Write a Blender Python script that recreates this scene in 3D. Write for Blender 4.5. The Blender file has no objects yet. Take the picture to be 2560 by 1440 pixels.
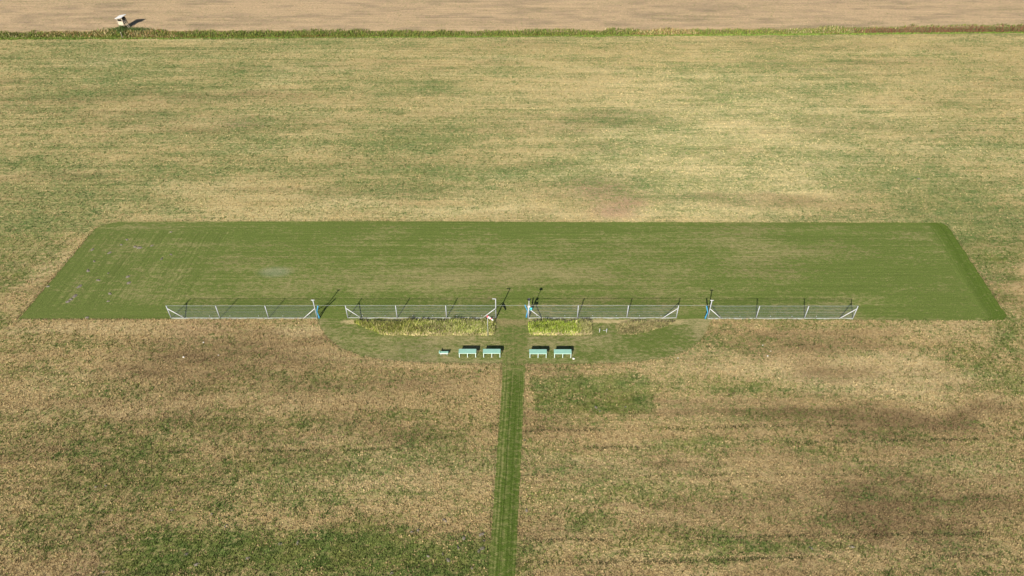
import bpy, bmesh, math, random
import numpy as np
from mathutils import Vector, Matrix

S = bpy.context.scene
COL = S.collection
# ------------------------------------------------------------------ camera, sky, sun, exposure
CAM_H, PITCH, FPX = 64.0, math.radians(41.0), 1775.0      # metres, down-tilt, focal length in px of a 2560 px wide picture
CAM_Y = -67.632
cam = bpy.data.cameras.new("camera")
cam.sensor_width = 36.0
cam.lens = FPX / 2560 * 36.0
cam.clip_start, cam.clip_end = 0.5, 9000
camo = bpy.data.objects.new("camera", cam)
COL.objects.link(camo)
camo.location = (0, CAM_Y, CAM_H)
camo.rotation_euler = (math.pi / 2 - PITCH, 0, 0)
S.camera = camo

SUN_EL = math.radians(28.5)
SHX, SHY = 0.298, 0.955                                   # direction in which shadows fall
w = bpy.data.worlds.new("World")
S.world = w
w.use_nodes = True
nt = w.node_tree
sky = nt.nodes.new("ShaderNodeTexSky")
sky.sky_type = 'NISHITA'
sky.sun_disc = False
sky.air_density = 0.7
sky.dust_density = 0.5
sky.sun_elevation = SUN_EL
sky.sun_rotation = math.atan2(-SHX, -SHY)
nt.links.new(sky.outputs[0], nt.nodes["Background"].inputs[0])
nt.nodes["Background"].inputs[1].default_value = 0.05
sl = bpy.data.lights.new("sun", 'SUN')
sl.energy = 5.0
sl.angle = math.radians(0.5)
sl.color = (1.0, 0.95, 0.86)
so = bpy.data.objects.new("sun", sl)
COL.objects.link(so)
so.rotation_euler = Vector((SHX * math.cos(SUN_EL), SHY * math.cos(SUN_EL), -math.sin(SUN_EL))).to_track_quat('-Z', 'Y').to_euler()
S.view_settings.view_transform = 'Standard'
S.view_settings.look = 'None'
S.view_settings.gamma = 1
S.view_settings.use_curve_mapping = False
S.view_settings.exposure = 0.86

# ------------------------------------------------------------------ survey: picture point -> metres on the level ground
CP, SP = math.cos(PITCH), math.sin(PITCH)
def G(px, py, z=0.0):
    u, v = (px - 1280) / FPX, (py - 720) / FPX
    t = (z - CAM_H) / (-SP - v * CP)
    return u * t, (CP - v * SP) * t + CAM_Y

# ------------------------------------------------------------------ numpy value noise
def _h(ix, iy, seed):
    n = (ix.astype(np.int64) * 374761393 + iy.astype(np.int64) * 668265263 + seed * 974711) & 0x7fffffff
    n = ((n ^ (n >> 13)) * 1274126177) & 0x7fffffff
    n = (n ^ (n >> 16)) & 0xffff
    return n / 65535.0
def vnoise(x, y, seed):
    ix, iy = np.floor(x), np.floor(y)
    fx, fy = x - ix, y - iy
    fx, fy = fx * fx * (3 - 2 * fx), fy * fy * (3 - 2 * fy)
    a, b = _h(ix, iy, seed), _h(ix + 1, iy, seed)
    c, d = _h(ix, iy + 1, seed), _h(ix + 1, iy + 1, seed)
    return (a * (1 - fx) + b * fx) * (1 - fy) + (c * (1 - fx) + d * fx) * fy
def fbm(x, y, fx, fy, seed, octv=4):
    s, a, t = 0, 1.0, 0
    for o in range(octv):
        k = 2 ** o
        s = s + a * vnoise(x * fx * k + 17.3 * o, y * fy * k + 5.1 * o, seed + o)
        t += a
        a *= 0.58
    return s / t                                              # about 0..1, mean .5
def sstep(a, b, x):
    t = np.clip((x - a) / (b - a), 0, 1)
    return t * t * (3 - 2 * t)

# ------------------------------------------------------------------ where the turf is green, straw, brown, pinkish
# (px, py, rx, ry, amount) surveyed from the air
GREEN = [
 (60,560,150,60,.20),(20,700,60,130,.40),(2500,560,130,70,.18),(2530,720,60,120,.30),(2545,900,60,90,.30),(700,180,500,60,.10),(350,150,350,60,.10),(1000,380,420,70,.14),(2350,450,220,80,.18),
 (60,115,330,10,.18),(120,150,140,25,.10),(330,200,220,40,.20),(640,170,120,25,.22),(190,240,110,30,.20),(130,330,160,30,.10),
 (500,262,170,26,.22),(900,230,170,40,.15),(700,360,330,22,.30),(1080,352,160,16,.42),(940,420,230,18,.38),(1180,425,130,16,.40),
 (1000,470,130,12,.25),(500,425,160,16,.22),(200,505,190,32,.34),(470,530,60,24,.30),(60,420,80,40,.20),(780,500,240,24,.05),
 (1400,420,90,14,.42),(1470,450,60,12,.25),(1900,370,320,80,.14),(2300,470,150,70,.26),(2420,540,140,30,.30),(1760,470,160,26,.18),
 (1800,345,80,10,.22),(2180,350,120,25,.15),(2050,215,300,20,.10),(40,590,130,60,.35),(130,650,60,60,.18),(10,770,40,60,.65),
 (2480,600,70,50,.40),(2540,690,40,70,.45),(2550,800,30,60,.70),(2530,950,80,60,.40),(2400,880,60,60,.10),
 (60,850,60,20,.15),(90,860,90,25,.12),(200,990,130,22,.25),(60,930,70,30,.16),(240,1060,160,50,.08),(560,1050,120,30,.15),
 (500,1120,280,60,.26),(330,1205,300,70,.26),(200,1100,240,80,.16),(800,1000,300,60,.10),(760,1240,140,35,.30),(100,1290,110,40,.35),(460,1250,150,40,.18),
 (560,1330,170,50,.45),(760,1405,400,58,1.2),(1060,1375,180,58,1.1),(420,1415,120,40,.45),(900,1310,120,30,.25),(1150,1440,120,40,.6),
 (1000,1060,160,50,.12),(1020,1215,120,22,.12),(1360,955,70,16,.30),(1570,1010,70,26,.25),
 (1850,985,60,18,.20),(2080,990,180,30,.16),(1560,1120,80,8,.35),(1760,1115,60,24,.40),(1500,1180,120,30,.14),(1380,1255,90,18,.38),
 (1560,1250,180,50,.22),(1470,1320,60,26,.35),(1650,1330,120,26,.18),(1900,1360,120,26,.32),(2010,1370,60,22,.30),(1850,1400,120,20,.28),
 (1400,1410,200,12,.22),(1940,1080,20,6,.1),(2340,1230,180,16,.22),(2140,1220,140,16,.16),(1900,1230,60,22,.16),(2150,1310,50,26,.10),
 (1480,900,220,22,.12),(1700,870,100,24,.12),(880,880,80,30,.15),(640,850,60,20,.10),(470,1010,60,20,.10)]
BROWN = [
 (2330,1240,340,190,.46),(2150,1330,220,80,.25),(2280,1050,260,40,.25),(650,900,300,70,.15),
 (420,242,300,16,.55),(700,245,120,14,.35),(350,300,180,24,.35),(700,305,160,22,.22),(560,325,100,16,.18),(200,440,110,14,.45),
 (1540,310,140,14,.45),(1480,360,60,18,.30),(1700,298,260,16,.18),(1900,500,200,16,.55),(2050,520,140,14,.35),(1330,300,140,14,.20),
 (2180,118,140,12,.35),(1330,110,100,10,.25),(1020,325,60,12,.25),(2550,300,30,14,.25),(600,830,150,30,.35),(480,900,180,40,.32),
 (680,880,180,50,.30),(360,960,160,36,.40),(620,970,200,34,.50),(860,900,120,34,.45),(1000,930,110,26,.30),(1080,960,90,26,.30),
 (300,1030,220,30,.35),(620,1060,260,30,.40),(900,1040,160,40,.30),(150,1110,160,30,.35),(420,1090,200,30,.35),(740,1150,240,20,.40),
 (300,1180,180,30,.35),(520,1180,160,26,.35),(160,1370,170,60,.45),(330,1290,120,26,.30),(850,1170,80,40,.25),(560,1400,140,60,.12),
 (980,1330,120,40,.25),(1340,1035,100,20,.60),(1440,1045,110,12,.45),(1480,1090,120,10,.50),(1700,905,90,20,.20),(1830,840,140,30,.45),
 (2050,855,130,24,.60),(2210,848,30,12,.60),(2120,885,160,18,.40),(1960,860,120,30,.30),(2180,1010,60,20,.40),(2350,1035,200,24,.60),
 (2170,1050,180,30,.55),(2000,1060,80,24,.35),(2230,1085,60,40,.35),(1830,1085,120,20,.35),(1900,1130,140,30,.30),(2280,1160,260,20,.35),
 (2170,1180,160,20,.25),(2330,1230,240,24,.45),(2060,1220,120,36,.40),(2120,1310,60,56,.65),(2180,1280,120,40,.45),(2400,1320,200,36,.45),
 (2450,1370,120,30,.45),(2330,1380,90,20,.35),(1990,1290,120,30,.35),(1700,1270,120,20,.35),(1880,1270,100,20,.30),(1740,1350,140,20,.25),
 (1540,1270,100,14,.25),(1850,1160,160,14,.30),(1640,1160,120,14,.25),(2020,1350,100,24,.30),(1500,1210,60,16,.15),(2340,1440,260,20,.2)]
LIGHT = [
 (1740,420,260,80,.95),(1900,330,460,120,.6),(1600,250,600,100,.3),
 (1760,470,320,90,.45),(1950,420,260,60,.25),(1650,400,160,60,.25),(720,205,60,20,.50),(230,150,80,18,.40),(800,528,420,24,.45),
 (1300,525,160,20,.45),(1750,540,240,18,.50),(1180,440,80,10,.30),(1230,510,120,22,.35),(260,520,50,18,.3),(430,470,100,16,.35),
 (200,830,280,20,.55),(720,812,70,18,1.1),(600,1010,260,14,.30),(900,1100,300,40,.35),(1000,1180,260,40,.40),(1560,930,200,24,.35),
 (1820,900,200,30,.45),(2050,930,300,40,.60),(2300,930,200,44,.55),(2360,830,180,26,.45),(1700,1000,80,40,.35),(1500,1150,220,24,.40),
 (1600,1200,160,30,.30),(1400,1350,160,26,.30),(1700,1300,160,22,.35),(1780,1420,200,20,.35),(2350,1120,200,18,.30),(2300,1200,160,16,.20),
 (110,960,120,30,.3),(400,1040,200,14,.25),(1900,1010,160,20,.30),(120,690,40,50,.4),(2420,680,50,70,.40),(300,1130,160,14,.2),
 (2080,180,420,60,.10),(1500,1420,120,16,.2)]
PINK = [(640,302,50,12,.7),(1545,500,80,40,.6),(1500,470,60,20,.3),(1600,520,60,24,.4),(230,150,50,16,.3),(440,1050,60,14,.3),
 (760,1085,100,12,.4),(2270,1030,30,20,.2),(1500,470,120,16,.3),(620,1380,30,10,.2),(250,1390,140,40,.35),(1980,1395,120,16,.35),
 (1900,1340,40,14,.4),(2130,1367,30,12,.5),(1600,1270,60,10,.4),(1440,1270,40,16,.3),(470,815,60,20,.3),(1690,1320,20,10,.3)]
def world_blobs(lst):
    out = []
    for px, py, rx, ry, a in lst:
        x, y = G(px, py)
        xr = (G(px + rx, py)[0] - G(px - rx, py)[0]) / 2
        yr = (G(px, py - ry)[1] - G(px, py + ry)[1]) / 2
        out.append((x, y, xr, yr, a))
    return out
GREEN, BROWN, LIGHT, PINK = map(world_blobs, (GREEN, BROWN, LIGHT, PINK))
def blobs(lst, x, y):
    s = np.zeros_like(x)
    for bx, by, xr, yr, a in lst:
        d = ((x - bx) / xr) ** 2 + ((y - by) / yr) ** 2
        s += a * np.exp(-(d ** 1.4) * 0.8)
    return s
# the ditch between the two fields
NEAR_E = [G(-900, 97), G(0, 96.5), G(320, 96), G(640, 94), G(1280, 91), G(1920, 86.5), G(2560, 81), G(3500, 74)]
FAR_E = [G(-900, 80), G(0, 79), G(320, 76), G(640, 76), G(1280, 76), G(1920, 71), G(2560, 62), G(3500, 50)]
def ditch(x):
    n = np.interp(x, [p[0] for p in NEAR_E], [p[1] for p in NEAR_E])
    f = np.interp(x, [p[0] for p in FAR_E], [p[1] for p in FAR_E])
    return n, f
C = lambda *v: np.array(v)
STRAW, GRN, BRN, PNK, LGT, STUB = C(.455, .335, .160), C(.142, .178, .042), C(.235, .162, .080), C(.46, .31, .185), C(.56, .435, .225), C(.530, .375, .222)
def field(x, y):
    """green share, straw colour and green colour of the turf at ground points"""
    wx = x + (fbm(x, y, .09, .12, 3, 3) - .5) * 16
    wy = y + (fbm(x, y, .08, .16, 9, 3) - .5) * 7
    up = sstep(10, 24, y)
    gr = .19 + .17 * up + blobs(GREEN, wx, wy) * (.95 - .1 * up)
    (qx0, qy1), (qx1, qy0) = G(1322, 938), G(1642, 1042)
    rw = (fbm(x, y, .35, .5, 151, 3) - .5) * 1.6
    gr += .72 * sstep(-.4, .5, x + rw - qx0) * sstep(-.4, .9, qx1 - x + rw) * sstep(-.4, .6, y + rw - qy0) * sstep(-.5, 1.2, qy1 - y - rw)
    rows = fbm(x + y * .6, y, .012, 1.15, 131, 3) - .5
    gr += rows * .38 + (fbm(x, y, .22, .50, 37, 4) - .5) * (.45 + .25 * up)
    gr += (fbm(x, y, .045, .13, 21, 6) - .5) * (.75 + .25 * up) + (fbm(x, y, .07, .75, 33, 4) - .5) * .8 + (fbm(x, y, .5, .8, 35, 2) - .5) * .3
    br = blobs(BROWN, wx, wy) * .80 + np.maximum(0, fbm(x, y, .05, .26, 51, 5) - .52) * 2.2 * (1 - .45 * up)
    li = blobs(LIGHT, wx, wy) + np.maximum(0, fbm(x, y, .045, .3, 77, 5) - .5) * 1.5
    pk = blobs(PINK, wx, wy)
    fine = fbm(x, y, .25, .9, 91, 3)
    br = br * (.45 + .8 * fine) - rows * .30 * (1 - .5 * up)
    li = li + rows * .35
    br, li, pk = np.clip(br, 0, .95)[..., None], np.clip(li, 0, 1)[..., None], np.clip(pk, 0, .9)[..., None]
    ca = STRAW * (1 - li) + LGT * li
    ca = ca * (1 - up[..., None]) + ca * C(1.10, 1.16, 1.12) * up[..., None]
    ca = ca * (1 - pk) + PNK * pk
    ca = ca * (1 - br) + BRN * br
    cb = GRN * (1 - .6 * li) + C(.27, .295, .105) * .6 * li
    upb = up[..., None]
    cb = cb * (1 - .5 * upb) + C(.215, .255, .095) * .5 * upb
    cb = cb * (1 - .35 * br) + C(.10, .10, .04) * .35 * br
    _, fe = ditch(x)
    far = sstep(-1.2, 0.3, y - fe)
    gr = gr * (1 - far) + far * (.03 + .55 * np.maximum(0, fbm(x, y, .05, .3, 12, 4) - .52))
    fb = (np.clip((fbm(x, y, .16, .55, 15, 6) - .44) * 2.6, 0, .9))[..., None]
    fc = STUB * (1 - fb) + C(.335, .245, .155) * fb
    ca = ca * (1 - far[..., None]) + fc * far[..., None]
    gr = np.where(gr > .62, .62 + (gr - .62) * .5, gr)
    tv = (fbm(x, y, .6, .8, 141, 3) - .5)[..., None]
    cb = cb * (1 + tv * C(1.0, .45, .7))
    return np.clip(gr, 0, .95), ca, cb

# ------------------------------------------------------------------ helpers
def attr(me, name, kind, data):
    a = me.attributes.new(name, kind, 'POINT')
    data = np.asarray(data, dtype=np.float32)
    if kind == 'FLOAT_COLOR':
        if data.shape[-1] == 3:
            data = np.concatenate([data, np.ones((len(data), 1), np.float32)], 1)
        a.data.foreach_set('color', data.ravel())
    else:
        a.data.foreach_set('value', data.ravel())
def raw_mesh(name, verts, faces):
    """verts (n,3), faces (m,k) with equal k"""
    me = bpy.data.meshes.new(name)
    verts = np.asarray(verts, np.float32)
    faces = np.asarray(faces, np.int32)
    m, k = faces.shape
    me.vertices.add(len(verts))
    me.vertices.foreach_set('co', verts.ravel())
    me.loops.add(m * k)
    me.loops.foreach_set('vertex_index', faces.ravel())
    me.polygons.add(m)
    me.polygons.foreach_set('loop_start', np.arange(0, m * k, k, dtype=np.int32))
    me.update(calc_edges=True)
    return me
def link(name, me, mat=None, parent=None):
    o = bpy.data.objects.new(name, me)
    COL.objects.link(o)
    if mat and me:
        me.materials.append(mat)
    if parent:
        o.parent = parent
    return o
def tag(o, label=None, cat=None, group=None, kind=None):
    if label: o['label'] = label
    if cat: o['category'] = cat
    if group: o['group'] = group
    if kind: o['kind'] = kind
    return o
def thing(name, loc, label, cat, group=None, rz=0):
    o = bpy.data.objects.new(name, None)
    COL.objects.link(o)
    o.empty_display_size = .3
    o.location = loc
    o.rotation_euler = (0, 0, rz)
    return tag(o, label, cat, group)
def done(bm, name, mat, parent=None, smooth=False, bevel=0):
    if bevel:
        bmesh.ops.bevel(bm, geom=list(bm.edges), offset=bevel, segments=1, affect='EDGES')
    me = bpy.data.meshes.new(name)
    bm.to_mesh(me)
    bm.free()
    if smooth:
        for p in me.polygons: p.use_smooth = True
    return link(name, me, mat, parent)
def box(bm, c, s, rot=None):
    r = bmesh.ops.create_cube(bm, size=1)
    M = Matrix.Translation(c) @ (rot.to_4x4() if rot else Matrix()) @ Matrix.Diagonal((*s, 1))
    bmesh.ops.transform(bm, matrix=M, verts=r['verts'])
def tube(bm, pts, rad, seg=8, caps=True):
    pts = [Vector(p) for p in pts]
    rads = rad if isinstance(rad, (list, tuple)) else [rad] * len(pts)
    rings = []
    for i, p in enumerate(pts):
        a = pts[max(i - 1, 0)]; b = pts[min(i + 1, len(pts) - 1)]
        d = (b - a).normalized()
        e = Vector((1, 0, 0)) if abs(d.x) < .9 else Vector((0, 1, 0))
        u = d.cross(e).normalized(); v = d.cross(u)
        rings.append([bm.verts.new(p + (u * math.cos(2 * math.pi * k / seg) + v * math.sin(2 * math.pi * k / seg)) * rads[i]) for k in range(seg)])
    for a, b in zip(rings, rings[1:]):
        for k in range(seg):
            bm.faces.new((a[k], a[(k + 1) % seg], b[(k + 1) % seg], b[k]))
    if caps:
        bm.faces.new(rings[0][::-1]); bm.faces.new(rings[-1])
    bmesh.ops.recalc_face_normals(bm, faces=list(bm.faces))
def mat_plain(name, col, rough=.6, metal=0.0, var=.12, scale=6.0, spec=.4, dirt=None):
    m = bpy.data.materials.new(name)
    m.use_nodes = True
    t = m.node_tree
    b = t.nodes["Principled BSDF"]
    b.inputs['Roughness'].default_value = rough
    b.inputs['Metallic'].default_value = metal
    b.inputs['Specular IOR Level'].default_value = spec
    g = t.nodes.new("ShaderNodeNewGeometry")
    n = t.nodes.new("ShaderNodeTexNoise")
    n.inputs['Scale'].default_value = scale
    n.inputs['Detail'].default_value = 5
    t.links.new(g.outputs['Position'], n.inputs['Vector'])
    mx = t.nodes.new("ShaderNodeMix"); mx.data_type = 'RGBA'
    d = dirt or [c * (1 - 2.2 * var) for c in col]
    mx.inputs['A'].default_value = (*d, 1)
    mx.inputs['B'].default_value = (*[min(1, c * (1 + .5 * var)) for c in col], 1)
    mr = t.nodes.new("ShaderNodeMapRange")
    mr.inputs['From Min'].default_value = .3; mr.inputs['From Max'].default_value = .62
    t.links.new(n.outputs[0], mr.inputs[0])
    t.links.new(mr.outputs[0], mx.inputs['Factor'])
    t.links.new(mx.outputs['Result'], b.inputs['Base Color'])
    return m

# ------------------------------------------------------------------ materials
def turf_material():
    m = bpy.data.materials.new("turf")
    m.use_nodes = True
    t = m.node_tree
    N, L = t.nodes.new, t.links.new
    b = t.nodes["Principled BSDF"]
    b.inputs['Roughness'].default_value = .9
    b.inputs['Specular IOR Level'].default_value = .1
    def at(n):
        a = N("ShaderNodeAttribute"); a.attribute_name = n
        return a
    def math_(op, a, c, cl=False):
        q = N("ShaderNodeMath"); q.operation = op; q.use_clamp = cl
        for i, v in enumerate((a, c)):
            if isinstance(v, (int, float)): q.inputs[i].default_value = v
            else: L(v, q.inputs[i])
        return q.outputs[0]
    def noise(vec, scale, mul, detail=4, rough=.6):
        vm = N("ShaderNodeVectorMath"); vm.operation = 'MULTIPLY'
        L(vec, vm.inputs[0]); vm.inputs[1].default_value = mul
        n = N("ShaderNodeTexNoise")
        n.inputs['Scale'].default_value = scale; n.inputs['Detail'].default_value = detail; n.inputs['Roughness'].default_value = rough
        L(vm.outputs[0], n.inputs['Vector'])
        return n.outputs[0]
    geo = N("ShaderNodeNewGeometry").outputs['Position']
    n1 = noise(geo, 1.0, (1.5, 2.6, 1), 6, .72)
    n2 = noise(geo, 1.0, (6, 8, 8), 4, .75)
    n3 = noise(geo, 1.0, (.5, 1.6, 1), 4, .6)
    # mowing streaks: across-track coordinate from the attribute "sc", along-track "sa"
    cb = N("ShaderNodeCombineXYZ")
    L(at("sc").outputs['Fac'], cb.inputs[0]); L(at("sa").outputs['Fac'], cb.inputs[1])
    s1 = noise(cb.outputs[0], 1.0, (2.6, .035, 1), 3, .75)
    sv = math_('MULTIPLY', math_('SUBTRACT', s1, .5), at("ss").outputs['Fac'])
    g = at("g").outputs['Fac']
    f = math_('ADD', math_('MULTIPLY', math_('SUBTRACT', n1, .5), 3.6), g)
    f = math_('ADD', f, math_('MULTIPLY', math_('SUBTRACT', n3, .5), 1.0))
    f = math_('ADD', f, math_('MULTIPLY', sv, -1.6), True)
    mx = N("ShaderNodeMix"); mx.data_type = 'RGBA'
    L(f, mx.inputs['Factor']); L(at("ca").outputs['Color'], mx.inputs['A']); L(at("cb").outputs['Color'], mx.inputs['B'])
    val = math_('ADD', math_('MULTIPLY', math_('SUBTRACT', n2, .5), 1.9), 1.0)
    val = math_('ADD', val, math_('MULTIPLY', sv, 1.5))
    val = math_('MAXIMUM', val, .25)
    vm = N("ShaderNodeVectorMath"); vm.operation = 'SCALE'
    L(mx.outputs['Result'], vm.inputs[0]); L(val, vm.inputs['Scale'])
    L(vm.outputs[0], b.inputs['Base Color'])
    bp = N("ShaderNodeBump")
    bp.inputs['Strength'].default_value = .55; bp.inputs['Distance'].default_value = .12
    L(math_('ADD', n2, math_('MULTIPLY', n1, 1.0)), bp.inputs['Height'])
    bp.inputs['Strength'].default_value = .8
    L(bp.outputs[0], b.inputs['Normal'])
    return m
TURF = turf_material()
def blade_material():
    m = bpy.data.materials.new("grass_blades")
    m.use_nodes = True
    t = m.node_tree
    b = t.nodes["Principled BSDF"]
    b.inputs['Roughness'].default_value = .8
    b.inputs['Specular IOR Level'].default_value = .15
    a = t.nodes.new("ShaderNodeAttribute"); a.attribute_name = "col"
    t.links.new(a.outputs['Color'], b.inputs['Base Color'])
    tr = t.nodes.new("ShaderNodeBsdfTranslucent")
    t.links.new(a.outputs['Color'], tr.inputs['Color'])
    mx = t.nodes.new("ShaderNodeMixShader")
    mx.inputs[0].default_value = .25
    t.links.new(b.outputs[0], mx.inputs[1]); t.links.new(tr.outputs[0], mx.inputs[2])
    t.links.new(mx.outputs[0], t.nodes["Material Output"].inputs[0])
    return m
BLADE = blade_material()
M_GALV = mat_plain("galvanised_post", (.31, .32, .34), .45, .0, .10, 5)
M_WHITE = mat_plain("white_paint", (.46, .46, .46), .5, 0, .06, 5)
M_NET = mat_plain("net_wire", (.13, .16, .16), .5, 0, .1, 3)
M_WIRE = mat_plain("tension_wire", (.30, .31, .33), .4, 0, .1, 3)
M_HEM = mat_plain("net_hem", (.25, .27, .23), .8, 0, .25, 2.5, dirt=(.19, .17, .11))
M_MINT = mat_plain("mint_paint", (.26, .47, .375), .55, 0, .05, 3)
M_LEG = mat_plain("pale_leg_paint", (.48, .56, .51), .5, 0, .06, 6)
M_BLUE = mat_plain("blue_foam", (.05, .24, .40), .6, 0, .15, 4)
M_TEAL = mat_plain("teal_plastic", (.10, .52, .55), .45, 0, .08, 8)
M_BLACK = mat_plain("black_plastic", (.015, .015, .017), .5, 0, .1, 8)
M_RED = mat_plain("red_cloth", (.72, .05, .07), .8, 0, .08, 10)
M_SOCKW = mat_plain("white_cloth", (.82, .80, .78), .8, 0, .05, 10)
M_WOOD = mat_plain("weathered_wood", (.27, .22, .16), .85, 0, .3, 9)
M_DARK = mat_plain("shade_painted_board", (.05, .042, .034), .9, 0, .2, 9)  # shade inside the hide, seen through its window, painted into the board colour
M_CREAM = mat_plain("cream_board", (.48, .41, .30), .75, 0, .16, 7)
M_ROOF = mat_plain("pale_roof_sheet", (.62, .61, .58), .6, 0, .08, 3)
M_SOIL = mat_plain("grey_soil", (.20, .172, .135), .95, 0, .3, 12, .05)
M_STONE = mat_plain("white_stone", (.68, .65, .58), .8, 0, .15, 14)

# ------------------------------------------------------------------ ground sheet (both fields and the ditch), to the horizon
def axis(lo, hi, step, ends):
    a = np.arange(lo, hi + 1e-6, step)
    e = np.array(ends, float)
    return np.concatenate([lo - e[::-1], a, hi + e])
xs = axis(-140, 140, .56, [3, 8, 20, 50, 120, 300, 700, 1600, 3500])
ys = axis(-46, 132, .42, [3, 8, 20, 50, 120, 300, 700, 1600, 3500])
def ground_z(x, y):
    n, f = ditch(x)
    t = np.clip((y - n) / (f - n), 0, 1)
    return np.where((t > 0) & (t < 1), -1.05 * np.sin(math.pi * t) ** .8, 0.0)
def grid_sheet(name, X, Y, Z, g, ca, cb, sc, sa, ss):
    """X.. are (rows, cols)"""
    r, c = X.shape
    idx = np.arange(r * c).reshape(r, c)
    f = np.stack([idx[:-1, :-1], idx[:-1, 1:], idx[1:, 1:], idx[1:, :-1]], -1).reshape(-1, 4)
    me = raw_mesh(name, np.stack([X, Y, Z], -1).reshape(-1, 3), f)
    attr(me, "ca", 'FLOAT_COLOR', ca.reshape(-1, 3)); attr(me, "cb", 'FLOAT_COLOR', cb.reshape(-1, 3))
    for n, a in (("g", g), ("sc", sc), ("sa", sa), ("ss", ss)):
        attr(me, n, 'FLOAT', np.broadcast_to(a, X.shape).ravel())
    return tag(link(name, me, TURF), kind='structure')
X, Y = np.meshgrid(xs, ys)
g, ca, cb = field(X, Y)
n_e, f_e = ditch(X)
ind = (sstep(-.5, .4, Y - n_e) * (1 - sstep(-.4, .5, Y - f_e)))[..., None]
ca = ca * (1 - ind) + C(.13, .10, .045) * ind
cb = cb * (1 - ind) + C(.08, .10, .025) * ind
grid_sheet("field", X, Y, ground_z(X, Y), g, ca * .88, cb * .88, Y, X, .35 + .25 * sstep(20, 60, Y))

# ------------------------------------------------------------------ mown runway
RL0, RL1 = G(46, 799), G(252, 556)
RR0, RR1 = G(2526, 804), G(2364, 556)
def edge_noise(s, seed, amp=.17):
    return (fbm(s, s * 0, 1.3, 1, seed, 3) - .5) * 2 * amp
def run_left(y):
    t = (y - RL0[1]) / (RL1[1] - RL0[1])
    x = RL0[0] + t * (RL1[0] - RL0[0]) + edge_noise(y, 4)
    return x + 2.6 * np.clip((y - 19.2) / 2.4, 0, 1) ** 2.4
def run_right(y):
    t = (y - RR0[1]) / (RR1[1] - RR0[1])
    x = RR0[0] + t * (RR1[0] - RR0[0]) + edge_noise(y, 5)
    return x - 1.3 * np.clip((y - 20.0) / 1.6, 0, 1) ** 2.2 - .8 * np.clip((.8 - y) / 1.2, 0, 1) ** 2
def run_front(x):
    return -.15 - .35 * sstep(20, 62, x) - .08 * sstep(-20, -60, x) + edge_noise(x, 6, .06)
def run_back(x):
    return 21.45 + .25 * np.cos(x / 55) - .25 * sstep(-20, 10, x) + edge_noise(x, 7, .07)
nu, nv = 420, 90
u = np.linspace(0, 1, nu)[None, :].repeat(nv, 0)
v = np.linspace(0, 1, nv)[:, None].repeat(nu, 1)
x0 = -64 + 128.5 * u
Y = run_front(x0) * (1 - v) + run_back(x0) * v
X = run_left(Y) * (1 - u) + run_right(Y) * u
def runway_colours(X, Y):
    wx = X + (fbm(X, Y, .1, .2, 61, 3) - .5) * 10
    wy = Y + (fbm(X, Y, .1, .2, 62, 3) - .5) * 3
    g = .80 + .10 * np.sin(2 * math.pi * (Y + (fbm(X, Y, .05, .1, 68, 2) - .5) * .6) / 1.45) + (fbm(X, Y, .03, .14, 63, 5) - .5) * 1.4 + (fbm(X, Y, .25, .5, 64, 4) - .5) * 1.0
    dr = run_right(Y) - X
    dl = X - run_left(Y)
    g += .55 * (1 - sstep(1.6, 3.6, dr)) + .30 * sstep(30, 60, wx) + .22 * (1 - sstep(1.5, 4.5, dl)) + .2 * (1 - sstep(.3, 1.6, 21.4 - Y))
    g += .35 * np.exp(-((wy - .8) / 1.0) ** 2) * sstep(-1, 1, np.abs(wx) - 45) - .35 * np.exp(-((wy - 8.5) / 2.2) ** 2) * sstep(-20, -5, wx) * (1 - sstep(35, 50, wx))
    g += .35 * np.exp(-((wx - 0) / 3) ** 2 - ((wy - 3) / 2.5) ** 2)
    br = np.clip(np.maximum(0, fbm(X, Y, .06, .2, 66, 4) - .5) * 2.2, 0, .7)[..., None]
    ca = C(.262, .230, .096) * (1 - br) + C(.212, .172, .076) * br
    pp = np.exp(-(((X - G(688, 680)[0]) / 2.2) ** 2 + ((Y - G(688, 680)[1]) / 1.1) ** 2) ** 2)[..., None]
    ca = ca * (1 - pp) + C(.27, .26, .14) * pp
    lf = sstep(-30, -62, wx)[..., None]
    cb = C(.116, .152, .032) * (1 - .35 * lf) + C(.115, .138, .038) * .35 * lf
    cb = cb * (1 - pp) + C(.17, .20, .09) * pp
    edge = ((1 - sstep(1.4, 3.2, dr)))[..., None]
    cb = cb * (1 - edge) + C(.082, .122, .018) * edge
    return np.clip(g, 0, 1.2), ca, cb, dr, dl
g, ca, cb, dr, dl = runway_colours(X, Y)
wv = np.clip(sstep(-36, -46, X + (fbm(X, Y, .1, .2, 71, 2) - .5) * 14) * sstep(1.2, 2.6, Y) * (1 - sstep(18.5, 20, Y)) + (1 - sstep(3.2, 4.0, dr)), 0, 1)
sc = np.where(wv > .5, np.where(dr < 10, -dr, dl * 1.05), Y * 1.3)
sa = np.where(wv > .5, Y, X)
grid_sheet("runway", X, Y, np.full_like(X, .006), g, ca, cb, sc, sa, np.where(wv > .5, .62, .50) * np.clip(np.abs(wv - .5) * 2.4, 0, 1))

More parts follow.
